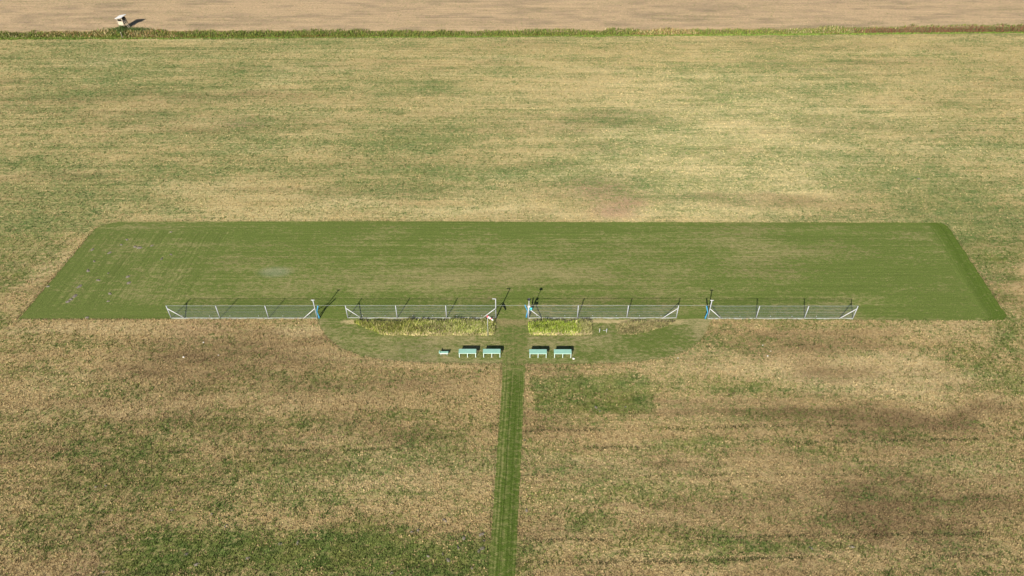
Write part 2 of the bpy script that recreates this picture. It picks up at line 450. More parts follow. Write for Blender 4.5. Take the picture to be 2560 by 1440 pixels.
# mown half-round apron in front of the fence
AP = [G(793, 797), G(800, 820), G(822, 848), G(855, 872), G(900, 889), G(960, 900), G(1040, 906), G(1160, 909), G(1280, 910),
      G(1440, 910), G(1580, 906), G(1660, 896), G(1715, 878), G(1748, 855), G(1768, 825), G(1778, 797)]
apx, apy = [p[0] for p in AP], [p[1] for p in AP]
def apron_y(x):
    return np.interp(x, apx, apy)
nu, nv = 220, 44
u = np.linspace(0, 1, nu)[None, :].repeat(nv, 0)
v = np.linspace(0, 1, nv)[:, None].repeat(nu, 1)
X = apx[0] + (apx[-1] - apx[0]) * (.5 - .5 * np.cos(math.pi * u))
fr = np.minimum(apron_y(X) + edge_noise(X, 8, .05), -.16)
Y = fr * (1 - v) + (run_front(X) + .01) * v
def apron_colours(X, Y):
    g = .72 + (fbm(X, Y, .09, .22, 81, 5) - .5) * 1.5 + (fbm(X, Y, .4, .7, 82, 3) - .5) * .5
    g += .25 * sstep(12, 18, X) * (1 - sstep(18, 24, X)) - .45 * (1 - sstep(-25.5, -19, X)) - .5 * sstep(21, 25.5, X) - .25 * np.exp(-((Y + 8) / .8) ** 2)
    dry = np.exp(-((Y + .75) / .42) ** 2) * (1 - sstep(21.2, 23.2, np.abs(X))) * sstep(1.9, 2.6, np.abs(X)) * (.5 + fbm(X, Y, .6, 1, 85, 3))
    g -= 1.2 * dry
    # worn strips under the tables and smooth turf round the two stakes
    t1 = ((np.abs(X + 4.2) < 3.2) | (np.abs(X - 4.8) < 3.2)) & (Y < -6.2) & (Y > -7.5)
    t2 = (np.abs(X - 11.9) < 1.7) & (Y < -.9) & (Y > -3.4)
    g = np.where(t1 | t2, .75, g)
    br = np.clip(np.maximum(0, fbm(X, Y, .16, .35, 83, 4) - .48) * 2.4, 0, .8)[..., None]
    ca = C(.30, .255, .118) * (1 - br) + C(.235, .19, .10) * br
    d = dry[..., None]
    ca = ca * (1 - d) + C(.44, .35, .17) * d
    cb = C(.108, .140, .030) + 0 * ca
    return np.clip(g, 0, 1.1), ca, cb
g, ca, cb = apron_colours(X, Y)
grid_sheet("mown_apron", X, Y, np.full_like(X, .004), g, ca, cb, Y * 1.2, X, .3)

# mown path from the apron to the camera side
PL = [G(1243, 800), G(1252, 870), G(1256, 935), G(1241, 1150), G(1220, 1440)]
PR = [G(1320, 800), G(1318, 870), G(1312, 935), G(1303, 1150), G(1288, 1440)]
PL.append((PL[-1][0] + (PL[-1][0] - PL[-2][0]) * 2, -60)); PR.append((PR[-1][0] + (PR[-1][0] - PR[-2][0]) * 2, -60))
PL, PR = PL[::-1], PR[::-1]
def path_l(y): return np.interp(y, [p[1] for p in PL], [p[0] for p in PL])
def path_r(y): return np.interp(y, [p[1] for p in PR], [p[0] for p in PR])
nu, nv = 40, 260
u = np.linspace(0, 1, nu)[None, :].repeat(nv, 0)
Y = np.linspace(-60, -.3, nv)[:, None].repeat(nu, 1)
X = (path_l(Y) + edge_noise(Y, 14, .07)) * (1 - u) + (path_r(Y) + edge_noise(Y, 15, .07)) * u
near = sstep(-8.5, -11, Y)
g = .72 + .30 * near + (fbm(X, Y, .35, .12, 84, 4) - .5) * .55 - .28 * np.exp(-((u - .08) / .12) ** 2) * near - .9 * np.exp(-((Y + .8) / .6) ** 2)
g = g - near * (.34 * np.exp(-((u - .45) / .05) ** 2) + .26 * np.exp(-((u - .80) / .06) ** 2) + .30 * np.exp(-((u - .22) / .05) ** 2) + .25 * np.exp(-((u - .97) / .05) ** 2)) * (.5 + fbm(Y, Y * 0, .3, 1, 171, 2))
ca = C(.24, .20, .085) * (1 - near[..., None] * .35) + C(.15, .19, .05) * near[..., None] * .35
cb = C(.100, .138, .028) * (1 - near[..., None]) + C(.070, .106, .016) * near[..., None]
grid_sheet("mown_path", X, Y, np.full_like(X, .009), np.clip(g, 0, 1.15), ca, cb, (u * 3.2) * 1.4, Y * .6, .4 + .7 * near)

# ------------------------------------------------------------------ blades of grass (each tuft is real geometry)
rng = np.random.default_rng(7)
def palette(n, cols, wts):
    k = rng.choice(len(cols), n, p=np.array(wts) / sum(wts))
    return np.array(cols)[k] * (.75 + .5 * rng.random((n, 1)))
def in_mown(x, y):
    r = (x > run_left(y)) & (x < run_right(y)) & (y > run_front(x)) & (y < run_back(x))
    a = (x > apx[0]) & (x < apx[-1]) & (y > np.minimum(apron_y(x), -.16)) & (y <= run_front(x) + .2)
    p = (x > path_l(y)) & (x < path_r(y)) & (y < -.2)
    return r | a | p
def blade_mesh(name, px, py, pz, h, wd, lean, az, col, shade=.16):
    """one tapering two-piece blade per entry: 5 verts, a quad split in tris and a tip"""
    n = len(px)
    dx, dy = np.cos(az), np.sin(az)
    sx, sy = -dy, dx
    rows = []
    for t, k in ((0, 1.0), (.55, .8)):
        ox = lean * h * t * t; z = pz + h * t * np.sqrt(np.clip(1 - (lean * t * .6) ** 2, .1, 1))
        for s in (-1, 1):
            rows.append(np.stack([px + dx * ox + s * sx * wd * k * .5, py + dy * ox + s * sy * wd * k * .5, z], -1))
    ox = lean * h; z = pz + h * np.sqrt(np.clip(1 - (lean * .6) ** 2, .1, 1))
    rows.append(np.stack([px + dx * ox, py + dy * ox, z], -1))
    V = np.stack(rows, 1).reshape(-1, 3)
    b = (np.arange(n) * 5)[:, None, None]
    F = (b + np.array([[0, 1, 3], [0, 3, 2], [2, 3, 4]])[None]).reshape(-1, 3)
    me = raw_mesh(name, V, F)
    attr(me, "col", 'FLOAT_COLOR', np.repeat(col, 5, axis=0))
    return me
def tuft_mesh(name, x, y, z, rad, hgt, col, K=6, seed=1):
    """low sprawling tufts, K short blades each"""
    r = np.random.default_rng(seed)
    n = len(x)
    a = r.random((n, K)) * 2 * math.pi
    q = np.sqrt(r.random((n, K))) * .5 * rad[:, None]
    bx, by = x[:, None] + np.cos(a) * q, y[:, None] + np.sin(a) * q
    az = a + (r.random((n, K)) - .5) * 1.6
    ln = rad[:, None] * (.55 + .5 * r.random((n, K)))
    wd = rad[:, None] * (.28 + .25 * r.random((n, K)))
    tz = hgt[:, None] * (.5 + .7 * r.random((n, K)))
    cx, sy_ = np.cos(az), np.sin(az)
    zz = z[:, None] + 0 * bx
    V = np.stack([np.stack([bx - sy_ * wd / 2, by + cx * wd / 2, zz], -1),
                  np.stack([bx + sy_ * wd / 2, by - cx * wd / 2, zz], -1),
                  np.stack([bx + cx * ln * .7, by + sy_ * ln * .7, zz + tz], -1)], 2).reshape(-1, 3)
    F = np.arange(len(V)).reshape(-1, 3)
    me = raw_mesh(name, V, F)
    c = col[:, None, :] * (.82 + .36 * r.random((n, K, 1)))
    attr(me, "col", 'FLOAT_COLOR', np.repeat(c.reshape(-1, 3), 3, axis=0))
    return me
def scatter(n, y0, y1):
    y = y0 + (y1 - y0) * rng.random(n)
    half = (y - CAM_Y) * .62 + 36
    x = (rng.random(n) * 2 - 1) * half
    return x, y
px, py = [], []
for n, a, b in ((185000, -42, 0), (86000, 0, 34), (104000, 34, 96), (16000, 99, 128)):
    x, y = scatter(n, a, b)
    px.append(x); py.append(y)
x, y = np.concatenate(px), np.concatenate(py)
ne, fe = ditch(x)
keep = ~in_mown(x, y) & ((y < ne - .2) | (y > fe + .2))
x, y = x[keep], y[keep]
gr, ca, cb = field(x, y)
far = y > ditch(x)[1]
isg = rng.random(len(x)) < np.clip(gr * 1.05 - .02 + (fbm(x, y, 1.1, 1.6, 45, 2) - .5) * 1.3, 0, 1)
col = np.where(isg[:, None], cb * 1.0, ca * 1.02)
col *= (.52 + .68 * rng.random(len(x)))[:, None]
rad = (.09 + .13 * rng.random(len(x))) * np.where(y > 34, 1.3, 1.0)
hgt = (.07 + .12 * rng.random(len(x))) * np.where(isg, 1.2, 1.0) * np.where(far, .6, 1)
# darker lines where wheels have pressed the turf
LINES = [((1310, 1077), (2560, 1058), .8), ((1460, 1120), (2560, 1095), .9), ((1300, 1352), (2560, 1334), .8), ((1290, 1409), (2560, 1389), .9),
         ((380, 1131), (1238, 1119), .7), ((180, 1438), (700, 1424), .8), ((700, 1424), (1215, 1416), .6), ((860, 945), (960, 962), .6),
         ((1760, 869), (2040, 862), .5), ((1800, 990), (1840, 988), .4), ((0, 124), (1280, 118), .45), ((1280, 118), (2560, 103), .4),
         ((0, 137), (1280, 129), .3), ((1020, 980), (1130, 985), .4), ((60, 1186), (600, 1180), .3), ((1310, 1193), (2200, 1186), .3), ((860, 1010), (1230, 1003), .35),
         ((40, 420), (900, 411), .2), ((1300, 300), (2300, 296), .25), ((200, 308), (1100, 305), .25)]
lx, ly, lc = [], [], []
for p, q, k in LINES:
    (ax, ay), (bx, by) = G(*p), G(*q)
    ln = math.hypot(bx - ax, by - ay)
    n = int(ln * 10 * k)
    t = rng.random(n)
    jx = ax + (bx - ax) * t; jy = ay + (by - ay) * t + rng.normal(0, .055 + .0006 * max(0, ay - CAM_Y), n) + (fbm(jx, jx * 0, .07, 1, 88, 2) - .5) * .35
    ok = (fbm(jx, jx * 0, .16, 1, 18 + len(lx), 2) > .42) & ~in_mown(jx, jy)
    lx.append(jx[ok]); ly.append(jy[ok])
    cc = np.where((rng.random(ok.sum()) < .55)[:, None], C(.05, .068, .018), C(.075, .058, .028)) if ay < 10 else palette(int(ok.sum()), [(.12, .18, .045), (.16, .20, .06)], [1, 1])
    lc.append(cc)
lx, ly, lc = map(np.concatenate, (lx, ly, lc))
x, y = np.concatenate([x, lx]), np.concatenate([y, ly])
col = np.concatenate([col, lc]); rad = np.concatenate([rad, np.full(len(lx), .20)]); hgt = np.concatenate([hgt, np.full(len(lx), .10)])
# unmown fringe standing along the mown edges
ex, ey = [], []
yy = np.arange(RL0[1], 21, .12); ex.append(run_left(yy) - .08 - .18 * rng.random(len(yy))); ey.append(yy)
yy = np.arange(RR0[1], 21, .22); ex.append(run_right(yy) + .1 + .18 * rng.random(len(yy))); ey.append(yy)
aa = np.linspace(apx[0], apx[-1], 330); ex.append(aa); ey.append(np.minimum(apron_y(aa), -.2) - .1 - .1 * rng.random(len(aa)))
yy = np.arange(-40, -8.5, .2); ex.append(path_l(yy) - .12 - .1 * rng.random(len(yy))); ey.append(yy)
yy = np.arange(-40, -8.5, .3); ex.append(path_r(yy) + .12 + .1 * rng.random(len(yy))); ey.append(yy)
xx = np.arange(-64, -45, .2); ex.append(xx); ey.append(run_front(xx) - .1)
xx = np.arange(-64, 64, .35); ex.append(xx); ey.append(run_back(xx) + .1)
ex, ey = np.concatenate(ex), np.concatenate(ey)
eg, eca, ecb = field(ex, ey)
m = rng.random(len(ex)) < .35
ecol = np.where(m[:, None], ecb * .85, eca * .75) * (.6 + .6 * rng.random(len(ex)))[:, None]
x, y = np.concatenate([x, ex]), np.concatenate([y, ey])
col = np.concatenate([col, ecol]); rad = np.concatenate([rad, np.full(len(ex), .2)]); hgt = np.concatenate([hgt, .10 + .08 * rng.random(len(ex))])
me = tuft_mesh("field_grass", x, y, ground_z(x, y), rad, hgt, col, 4, 3)
tag(link("field_grass", me, BLADE), "short straw coloured and green tufts covering the hay field", "grass", kind="stuff")

# ------------------------------------------------------------------ tall grass left standing behind the fence
def poly_points(poly, dens):
    P = np.array([G(*p) for p in poly])
    lo, hi = P.min(0), P.max(0)
    n = int((hi - lo).prod() * dens)
    x, y = lo[0] + rng.random(n) * (hi[0] - lo[0]), lo[1] + rng.random(n) * (hi[1] - lo[1])
    x2 = x + (fbm(x, y, .8, .8, 5, 2) - .5) * .5
    y2 = y + (fbm(x, y, .8, .8, 6, 2) - .5) * .35
    ins = np.zeros(n, bool)
    j = len(P) - 1
    for i in range(len(P)):
        c = ((P[i, 1] > y2) != (P[j, 1] > y2)) & (x2 < (P[j, 0] - P[i, 0]) * (y2 - P[i, 1]) / (P[j, 1] - P[i, 1]) + P[i, 0])
        ins ^= c
        j = i
    return x[ins], y[ins]
def stand(name, label, poly, dens, hmean, cols, wts, patch=None, lean=.45, wd=.05):
    x, y = poly_points(poly, dens)
    n = len(x)
    col = palette(n, cols, wts)
    if patch: col = patch(x, y, col)
    cl = fbm(x, y, .9, 1.2, 44, 3)
    col = col * (.40 + 1.2 * fbm(x, y, 1.3, 2.2, 46, 3))[:, None]
    P = np.array([G(*p) for p in poly])
    lo, hi = P.min(0), P.max(0)
    edge = sstep(0, .55, y - lo[1]) * .55 + .45
    edge = edge * (sstep(0, 1.0, x - lo[0]) * .5 + .5) * (sstep(0, .7, hi[0] - x) * .35 + .65)
    h = hmean * (.5 + .6 * rng.random(n)) * (.35 + 1.3 * cl) * edge
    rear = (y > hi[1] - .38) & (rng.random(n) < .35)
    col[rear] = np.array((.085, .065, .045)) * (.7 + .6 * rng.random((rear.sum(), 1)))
    az = rng.normal(.5, .9, n)
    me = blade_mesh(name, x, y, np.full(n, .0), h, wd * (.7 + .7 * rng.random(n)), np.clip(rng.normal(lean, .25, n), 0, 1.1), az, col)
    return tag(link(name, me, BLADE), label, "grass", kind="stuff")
YG, DG, ST, BR_ = (.36, .40, .085), (.10, .15, .035), (.62, .54, .28), (.14, .10, .06)
def patch_a(x, y, col):
    t = sstep(-12.5, -10, x + (fbm(x, y, .5, .7, 2, 2) - .5) * 3)[:, None]
    col = col * (1 - t * 0) * (C(.86, .84, .70) * (1 - t) + C(1, 1, 1) * t)
    b = np.exp(-((x + 10) / 2.2) ** 2 - ((y + 2.3) / .7) ** 2) + .6 * np.exp(-((x + 16.6) / 1.3) ** 2 - ((y + 1.7) / .7) ** 2)
    m = rng.random(len(x)) < b * .5
    col[m] = C(.16, .115, .07) * (.6 + .7 * rng.random((m.sum(), 1)))
    e = ((y < -3.1 + .3 * rng.random(len(x))) & (rng.random(len(x)) < .55)) | ((x < -20.6))
    col[e] = C(.56, .46, .24) * (.7 + .5 * rng.random((e.sum(), 1)))
    return col
def patch_b(x, y, col):
    e = (x > 8.6 + rng.normal(0, .4, len(x)))
    col[e] = col[e] * .35 + C(.36, .30, .16) * .65 * (.6 + .7 * rng.random((e.sum(), 1)))
    e = (y < -3.05 + .25 * rng.random(len(x))) & (rng.random(len(x)) < .6)
    col[e] = C(.6, .48, .27) * (.75 + .4 * rng.random((e.sum(), 1)))
    m = rng.random(len(x)) < .5 * np.exp(-((x - 4) / 1.2) ** 2 - ((y + 1.9) / .3) ** 2)
    col[m] = C(.06, .07, .03)
    return col
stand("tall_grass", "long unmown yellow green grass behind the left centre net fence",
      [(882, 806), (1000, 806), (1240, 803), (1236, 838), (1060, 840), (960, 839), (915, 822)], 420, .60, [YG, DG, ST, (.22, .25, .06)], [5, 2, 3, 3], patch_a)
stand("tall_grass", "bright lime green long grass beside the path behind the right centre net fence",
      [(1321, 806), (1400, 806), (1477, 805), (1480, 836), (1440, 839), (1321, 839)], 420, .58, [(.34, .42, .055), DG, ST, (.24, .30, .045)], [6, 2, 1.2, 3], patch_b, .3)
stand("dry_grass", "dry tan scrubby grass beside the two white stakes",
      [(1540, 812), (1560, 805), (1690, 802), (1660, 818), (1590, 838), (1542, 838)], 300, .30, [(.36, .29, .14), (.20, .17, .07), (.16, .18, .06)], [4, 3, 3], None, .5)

# ------------------------------------------------------------------ ditch vegetation
def ditch_band(n, t0, t1, xlo=-150, xhi=150):
    x = xlo + (xhi - xlo) * rng.random(n)
    ne, fe = ditch(x)
    t = t0 + (t1 - t0) * rng.random(n)
    y = ne + (fe - ne) * t + (fbm(x, x * 0, .25, 1, 31, 3) - .5) * 1.1
    return x, y, t
SORREL_X = G(2135, 70)[0]
def ditch_veg(name, label, n, t0, t1, hmean, colf, lean=.4, wd=.10, mask=None):
    x, y, t = ditch_band(n, t0, t1)
    if mask is not None:
        k = mask(x, y, t); x, y, t = x[k], y[k], t[k]
    n = len(x)
    cl = fbm(x, y, .35, .8, 47, 3)
    h = hmean * (.5 + .6 * rng.random(n)) * (.5 + 1.0 * cl)
    me = blade_mesh(name, x, y, ground_z(x, y), h, wd * (.7 + .7 * rng.random(n)), np.clip(rng.normal(lean, .25, n), 0, 1.1), rng.normal(.2, 1.0, n), colf(x, y, t, n))
    return tag(link(name, me, BLADE), label, "grass", kind="stuff")
def c_near(x, y, t, n):
    return palette(n, [(.18, .27, .045), (.10, .16, .03), (.26, .32, .07)], [5, 3, 2])
def c_bank(x, y, t, n):
    c = palette(n, [(.14, .20, .035), (.23, .24, .05), (.09, .13, .028), (.36, .29, .12)], [6, 4, 3, .6])
    dry = fbm(x, y, .05, .1, 37, 3) + .12 * sstep(-80, -120, x) - .12 * sstep(-70, -40, x) * (1 - sstep(-20, 0, x))
    m = rng.random(n) < np.clip((dry - .56) * 4, 0, .7)
    c[m] = palette(int(m.sum()), [(.46, .38, .18), (.36, .26, .10), (.28, .16, .07)], [3, 3, 2])
    m = (t < .52) & (rng.random(n) < .75 * sstep(-95, -75, x) + .15)
    c[m] = palette(int(m.sum()), [(.19, .10, .035), (.13, .11, .03), (.20, .13, .035)], [3, 3, 2])
    return c
ditch_veg("ditch_grass", "low bright green grass lining the near lip of the ditch", 30000, -.14, .18, .30, c_near, .5, .11)
ditch_veg("bank_grass", "rank green and yellow grass on the far bank of the ditch", 52000, .12, .97, .62, c_bank, .45, .11,
          lambda x, y, t: (x < SORREL_X + rng.normal(0, 2, len(x))) | (t > .93) | (t < .2))
ditch_veg("sorrel", "rusty red brown sorrel along the ditch at upper right", 22000, .16, .93, .5,
          lambda x, y, t, n: palette(n, [(.20, .085, .05), (.15, .065, .04), (.24, .13, .07), (.13, .12, .035)], [5, 4, 2, 1.2]), .3, .10,
          lambda x, y, t: x > SORREL_X + rng.normal(0, 2, len(x)))
ditch_veg("dry_reed", "pale straw reed tops along the far ditch bank", 9000, .55, 1.0, .7,
          lambda x, y, t, n: palette(n, [(.44, .35, .19), (.36, .27, .14), (.50, .41, .24)], [4, 3, 2]), .4, .09,
          lambda x, y, t: (((x > G(1960, 70)[0]) & (x < SORREL_X)) | ((x > G(1480, 70)[0]) & (x < G(1640, 70)[0]) & (t > .85)) | ((x > G(1150, 70)[0]) & (x < G(1215, 70)[0])) | (x < -112)) & (rng.random(len(x)) < .8))
# thicket at the foot of the raised hide
bx0, by0 = G(312, 74)
n = 1900
hx, hy = rng.normal(bx0 + .5, 2.4, n), rng.normal(by0 - .3, .6, n)
hh = 1.0 * np.exp(-((hx - bx0 + .5) / .8) ** 2) + .42
me = blade_mesh("nettle_thicket", hx, hy, ground_z(hx, hy), hh * (.5 + .5 * rng.random(n)), np.full(n, .11), np.clip(rng.normal(.35, .25, n), 0, 1), rng.random(n) * 6.28,
                palette(n, [(.07, .12, .03), (.11, .16, .045), (.20, .20, .08)], [4, 4, 1.5]))
tag(link("nettle_thicket", me, BLADE), "dark green nettles at the foot of the wooden hide", "plant", kind="stuff")

# ------------------------------------------------------------------ net fences
FH = 2.19
def make_fence(xa, xb, label, tall=None, plain_y=0.0):
    L = xb - xa
    f = thing("net_fence", (xa, plain_y, 0), label, "fence", "net fence sections along the runway")
    xsn = [L * i / 3 for i in range(4)]
    for i, x in enumerate(xsn):
        h = FH + .03
        bm = bmesh.new()
        if tall and tall[0] == i: h = tall[1]
        tube(bm, [(x, 0, -.2), (x, 0, h)], .060, 8)
        p = done(bm, "post", M_GALV, f, True)
        if tall and tall[0] == i:
            bm = bmesh.new()
            if tall[2] == 'T': tube(bm, [(x - .23, 0, h + .03), (x + .23, 0, h + .03)], .05, 8)
            elif tall[2] == 'L': tube(bm, [(x - .42, 0, h), (x + .05, 0, h)], .05, 8)
            done(bm, "crossbar", M_WHITE, p, True)
        else:
            bm = bmesh.new(); tube(bm, [(x, 0, h), (x, 0, h + .03)], [.058, .03], 8)
            done(bm, "post_cap", M_GALV, p, True)
    for x, s in ((0, 1), (L, -1)):
        bm = bmesh.new()
        tube(bm, [(x + s * .05, -.03, 1.72), (x + s * 1.85, -.03, -.05)], .050, 8)
        done(bm, "brace", M_WHITE, f, True)
    r = random.Random(int(xa * 10))
    for z, rad in ((FH, .014), (1.62, .004), (1.10, .007), (.72, .004), (.38, .004), (.06, .010)):
        bm = bmesh.new()
        pts = [(L * k / 24, .055, z - (.03 * math.sin(math.pi * ((k / 8) % 1)) if z > .2 else 0)) for k in range(25)]
        tube(bm, pts, rad, 5, False)
        done(bm, "tension_wire", M_WIRE, f)
    # the net itself: thin twine in 9 cm meshes
    V, F = [], []
    def bar(a, b, t):
        d = (Vector(b) - Vector(a)).normalized()
        u = d.cross(Vector((0, 1, 0))).normalized() * t
        v = Vector((0, t, 0))
        o = len(V)
        for q in (a, b):
            for m_ in (u, -u * .5 + v * .87, -u * .5 - v * .87):
                V.append(tuple(Vector(q) + m_))
        F.extend([(o, o + 1, o + 4, o + 3), (o + 1, o + 2, o + 5, o + 4), (o + 2, o, o + 3, o + 5)])
    nx, nz = int(L / .09), int((FH - .08) / .09)
    for k in range(nx + 1):
        x = L * k / nx
        bar((x, .062, .05), (x, .062, FH), .0032)
    for k in range(nz + 1):
        z = .05 + (FH - .05) * k / nz
        bar((0, .066, z), (L, .066, z), .0032)
    tag(link("netting", raw_mesh("netting", V, F), M_NET, f), kind="stuff")
    # hem of the net lying on the ground
    n = 90
    V, F = [], []
    for k in range(n + 1):
        x = L * k / n
        wv = .09 + .05 * math.sin(x * 1.7 + xa) + r.uniform(-.03, .03)
        for yy, zz in ((.06, .05), (-.02, .03), (-wv, .016), (-wv, .012), (.06, .012)):
            V.append((x, yy, zz + r.uniform(0, .006)))
    for k in range(n):
        for j in range(4):
            a = k * 5 + j
            F.append((a, a + 5, a + 6, a + 1))
    link("hem", raw_mesh("hem", V, F), M_HEM, f)
    for k in range(6):
        bm = bmesh.new()
        x = L * (k + .5) / 6 + r.uniform(-.5, .5)
        tube(bm, [(x, .32, 0), (x, .32, .10)], .012, 6)
        tube(bm, [(x, .32, .10), (x, .32, .115), (x, .32, .15), (x, .32, .165)], [.02, .05, .05, .02], 8)
        done(bm, "peg", M_WHITE, f, True)
    return f
make_fence(-44.6, -25.5, "leftmost net fence section, its right end post topped by a T bar", (3, 3.17, 'T'), -.05)
make_fence(-21.5, -2.1, "net fence section behind the windsock, right end post bent over at the top", (3, 3.37, 'L'), 0)
make_fence(2.1, 21.5, "net fence section right of the path, beside the dark topped mast", None, 0)
make_fence(25.6, 44.6, "rightmost net fence section, its left end post topped by a T bar", (0, 3.17, 'T'), -.1)
for xa, xb, lb in ((-25.5, -21.5, "thin wire spanning the gap between the two left fence sections"),
                   (-2.1, 2.1, "thin wire spanning the centre gap above the mown path"),
                   (21.5, 25.6, "thin wire spanning the gap between the two right fence sections")):
    bm = bmesh.new()
    tube(bm, [(xa + (xb - xa) * k / 8, .05, FH - .03 * math.sin(math.pi * k / 8)) for k in range(9)], .013, 5)
    tag(done(bm, "span_wire", M_WIRE), lb, "wire", "wires across the fence gaps")
# bent blue foam lengths tied to the gap posts
for x, y, s, lb in ((-25.36, -.05, 1, "bent blue foam pole tied to the T post at the left gap"),
                    (2.02, .1, -1, "bent blue foam pole tied to the mast at the centre gap"),
                    (25.42, -.12, -1, "bent light blue foam pole tied to the T post at the right gap")):
    bm = bmesh.new()
    tube(bm, [(x + s * .12, y + .05, 0), (x + s * .10, y + .05, .35), (x + s * .02, y + .04, .9), (x, y + .04, 1.15), (x + s * .10, y + .04, 1.45), (x + s * .28, y + .03, 2.0), (x + s * .34, y + .03, 2.2)],
         [.13, .085, .07, .07, .08, .085, .08], 10)
    tag(done(bm, "foam_pole", M_BLUE, None, True), lb, "pole", "blue foam poles at the fence gaps")
# mast with black dish and white box
mx_, my_ = 2.18, -.07
t = thing("instrument_mast", (mx_, my_, 0), "thin white mast with black disc on top and white box", "mast")
bm = bmesh.new(); tube(bm, [(0, 0, -.1), (0, 0, 3.4)], .038, 8); done(bm, "pole", M_WHITE, t, True)
bm = bmesh.new(); tube(bm, [(0, 0, 3.26), (0, 0, 3.30), (0, 0, 3.36), (0, 0, 3.40)], [.07, .24, .22, .04], 16); done(bm, "disc", M_BLACK, t)
bm = bmesh.new(); tube(bm, [(0, 0, 3.40), (0, 0, 3.47)], [.035, .02], 8); done(bm, "tip", M_WHITE, t)
bm = bmesh.new(); box(bm, (0, -.10, 2.22), (.34, .16, .24)); done(bm, "box", M_WHITE, t, False, .015)
# teal tray on the same post
bm = bmesh.new()
for c, s_ in (((0, 0, 0), (.36, .30, .02)), ((-.17, 0, .09), (.02, .30, .18)), ((.17, 0, .05), (.02, .30, .10)), ((0, .14, .07), (.36, .02, .16)), ((0, -.14, .04), (.36, .02, .08))):
    box(bm, c, s_)
o = done(bm, "tray", M_TEAL); o.location = (mx_ + .24, my_ - .02, 1.62)
tag(o, "small teal tray hung on the mast at the centre gap", "tray")

# ------------------------------------------------------------------ windsock
wx, wy = G(1220, 840)
t = thing("windsock", (wx, wy, 0), "red and white windsock on a thin pole in the tall grass", "windsock")
bm = bmesh.new(); tube(bm, [(0, 0, -.1), (0, 0, 3.45)], [.035, .028], 8); done(bm, "pole", M_GALV, t, True)
d = Vector((.68, -.05, -.46))
sock0 = Vector((0, 0, 3.42))
ring = lambda k: (sock0 + d * (k - .06) + Vector((0, 0, -.10 * k * k)))
rr = lambda k: .145 - .055 * k
for a, b, mt in ((0, .16, M_RED), (.16, .60, M_SOCKW), (.60, .78, M_RED), (.78, 1.08, M_SOCKW)):
    bm = bmesh.new()
    ks = [a + (b - a) * i / 3 for i in range(4)]
    tube(bm, [ring(k) for k in ks], [rr(k) * (1 - (.35 if k > 1 else 0)) for k in ks], 12, False)
    done(bm, "sock_band", mt, t, True)
bm = bmesh.new()
tube(bm, [ring(0) + Vector((.0, .15 * math.cos(q), .15 * math.sin(q))) for q in [2 * math.pi * i / 12 for i in range(13)]], .012, 5, False)
done(bm, "hoop", M_GALV, t)

# ------------------------------------------------------------------ work tables
def make_table(x, y, label):
    t = thing("work_table", (x, y, 0), label, "table", "mint green work tables")
    W, D, Hh = 2.16, .74, .76
    bm = bmesh.new(); box(bm, (0, D / 2, Hh), (W, D, .045)); done(bm, "table_top", M_MINT, t, False, .008)
    bm = bmesh.new(); box(bm, (0, .05, Hh - .055), (W - .08, .05, .06)); done(bm, "front_rail", M_LEG, t)
    bm = bmesh.new(); box(bm, (0, D - .05, Hh - .055), (W - .08, .05, .06)); done(bm, "back_rail", M_LEG, t)
    for lx_ in (-W / 2 + .08, 0, W / 2 - .08):
        for ly_ in (.05, D - .05):
            bm = bmesh.new(); box(bm, (lx_, ly_, (Hh - .09) / 2 - .03), (.075, .075, Hh - .03)); done(bm, "leg", M_LEG, t)
    return t
for cx, by, lb in ((1169, 894, "left of the two mint green tables left of the path"), (1229.5, 894, "mint green table just left of the mown path"),
                   (1345, 895, "mint green table just right of the mown path"), (1406.5, 895, "rightmost mint green table, beside a small pale stone")):
    X_, Y_ = G(cx, by)
    make_table(X_, Y_, lb)
X_, Y_ = G(1110, 889)
t = thing("low_bench", (X_, Y_, 0), "small low mint and white bench left of the green tables", "bench")
bm = bmesh.new(); box(bm, (0, .20, .40), (1.02, .30, .04)); done(bm, "seat", M_MINT, t, False, .008)
bm = bmesh.new(); tube(bm, [(-.53, .02, .44), (-.53, .40, .44)], .085, 12); done(bm, "roll", M_MINT, t)
bm = bmesh.new(); box(bm, (0, .03, .33), (.96, .03, .13)); done(bm, "apron", M_WHITE, t)
bm = bmesh.new(); box(bm, (.51, .2, .40), (.05, .34, .12)); done(bm, "end_board", M_MINT, t, False, .008)
for lx_ in (-.38, .38):
    for ly_ in (.07, .33):
        bm = bmesh.new(); box(bm, (lx_, ly_, .18), (.04, .04, .40)); done(bm, "leg", M_LEG, t)

# two stakes in the smooth turf
for px_, lb in ((1498.5, "left of two short white stakes in the mown turf"), (1516, "right of two short white stakes in the mown turf")):
    X_, Y_ = G(px_, 831)
    t = thing("stake", (X_, Y_, 0), lb, "stake", "short white stakes")
    bm = bmesh.new(); tube(bm, [(0, 0, -.1), (.01, .02, .60)], .036, 8); done(bm, "post", M_WHITE, t, True)
    bm = bmesh.new(); tube(bm, [(.01, .02, .60), (.01, .02, .65)], [.042, .036], 8); done(bm, "cap", M_WHITE, t, True)
X_, Y_ = G(1511.5, 826.5)
bm = bmesh.new(); box(bm, (0, 0, .03), (.42, .10, .05))
o = done(bm, "ground_bar", M_HEM, None, False, .01); o.location = (X_, Y_, 0)
tag(o, "pale bar lying flat between the two white stakes", "bar")

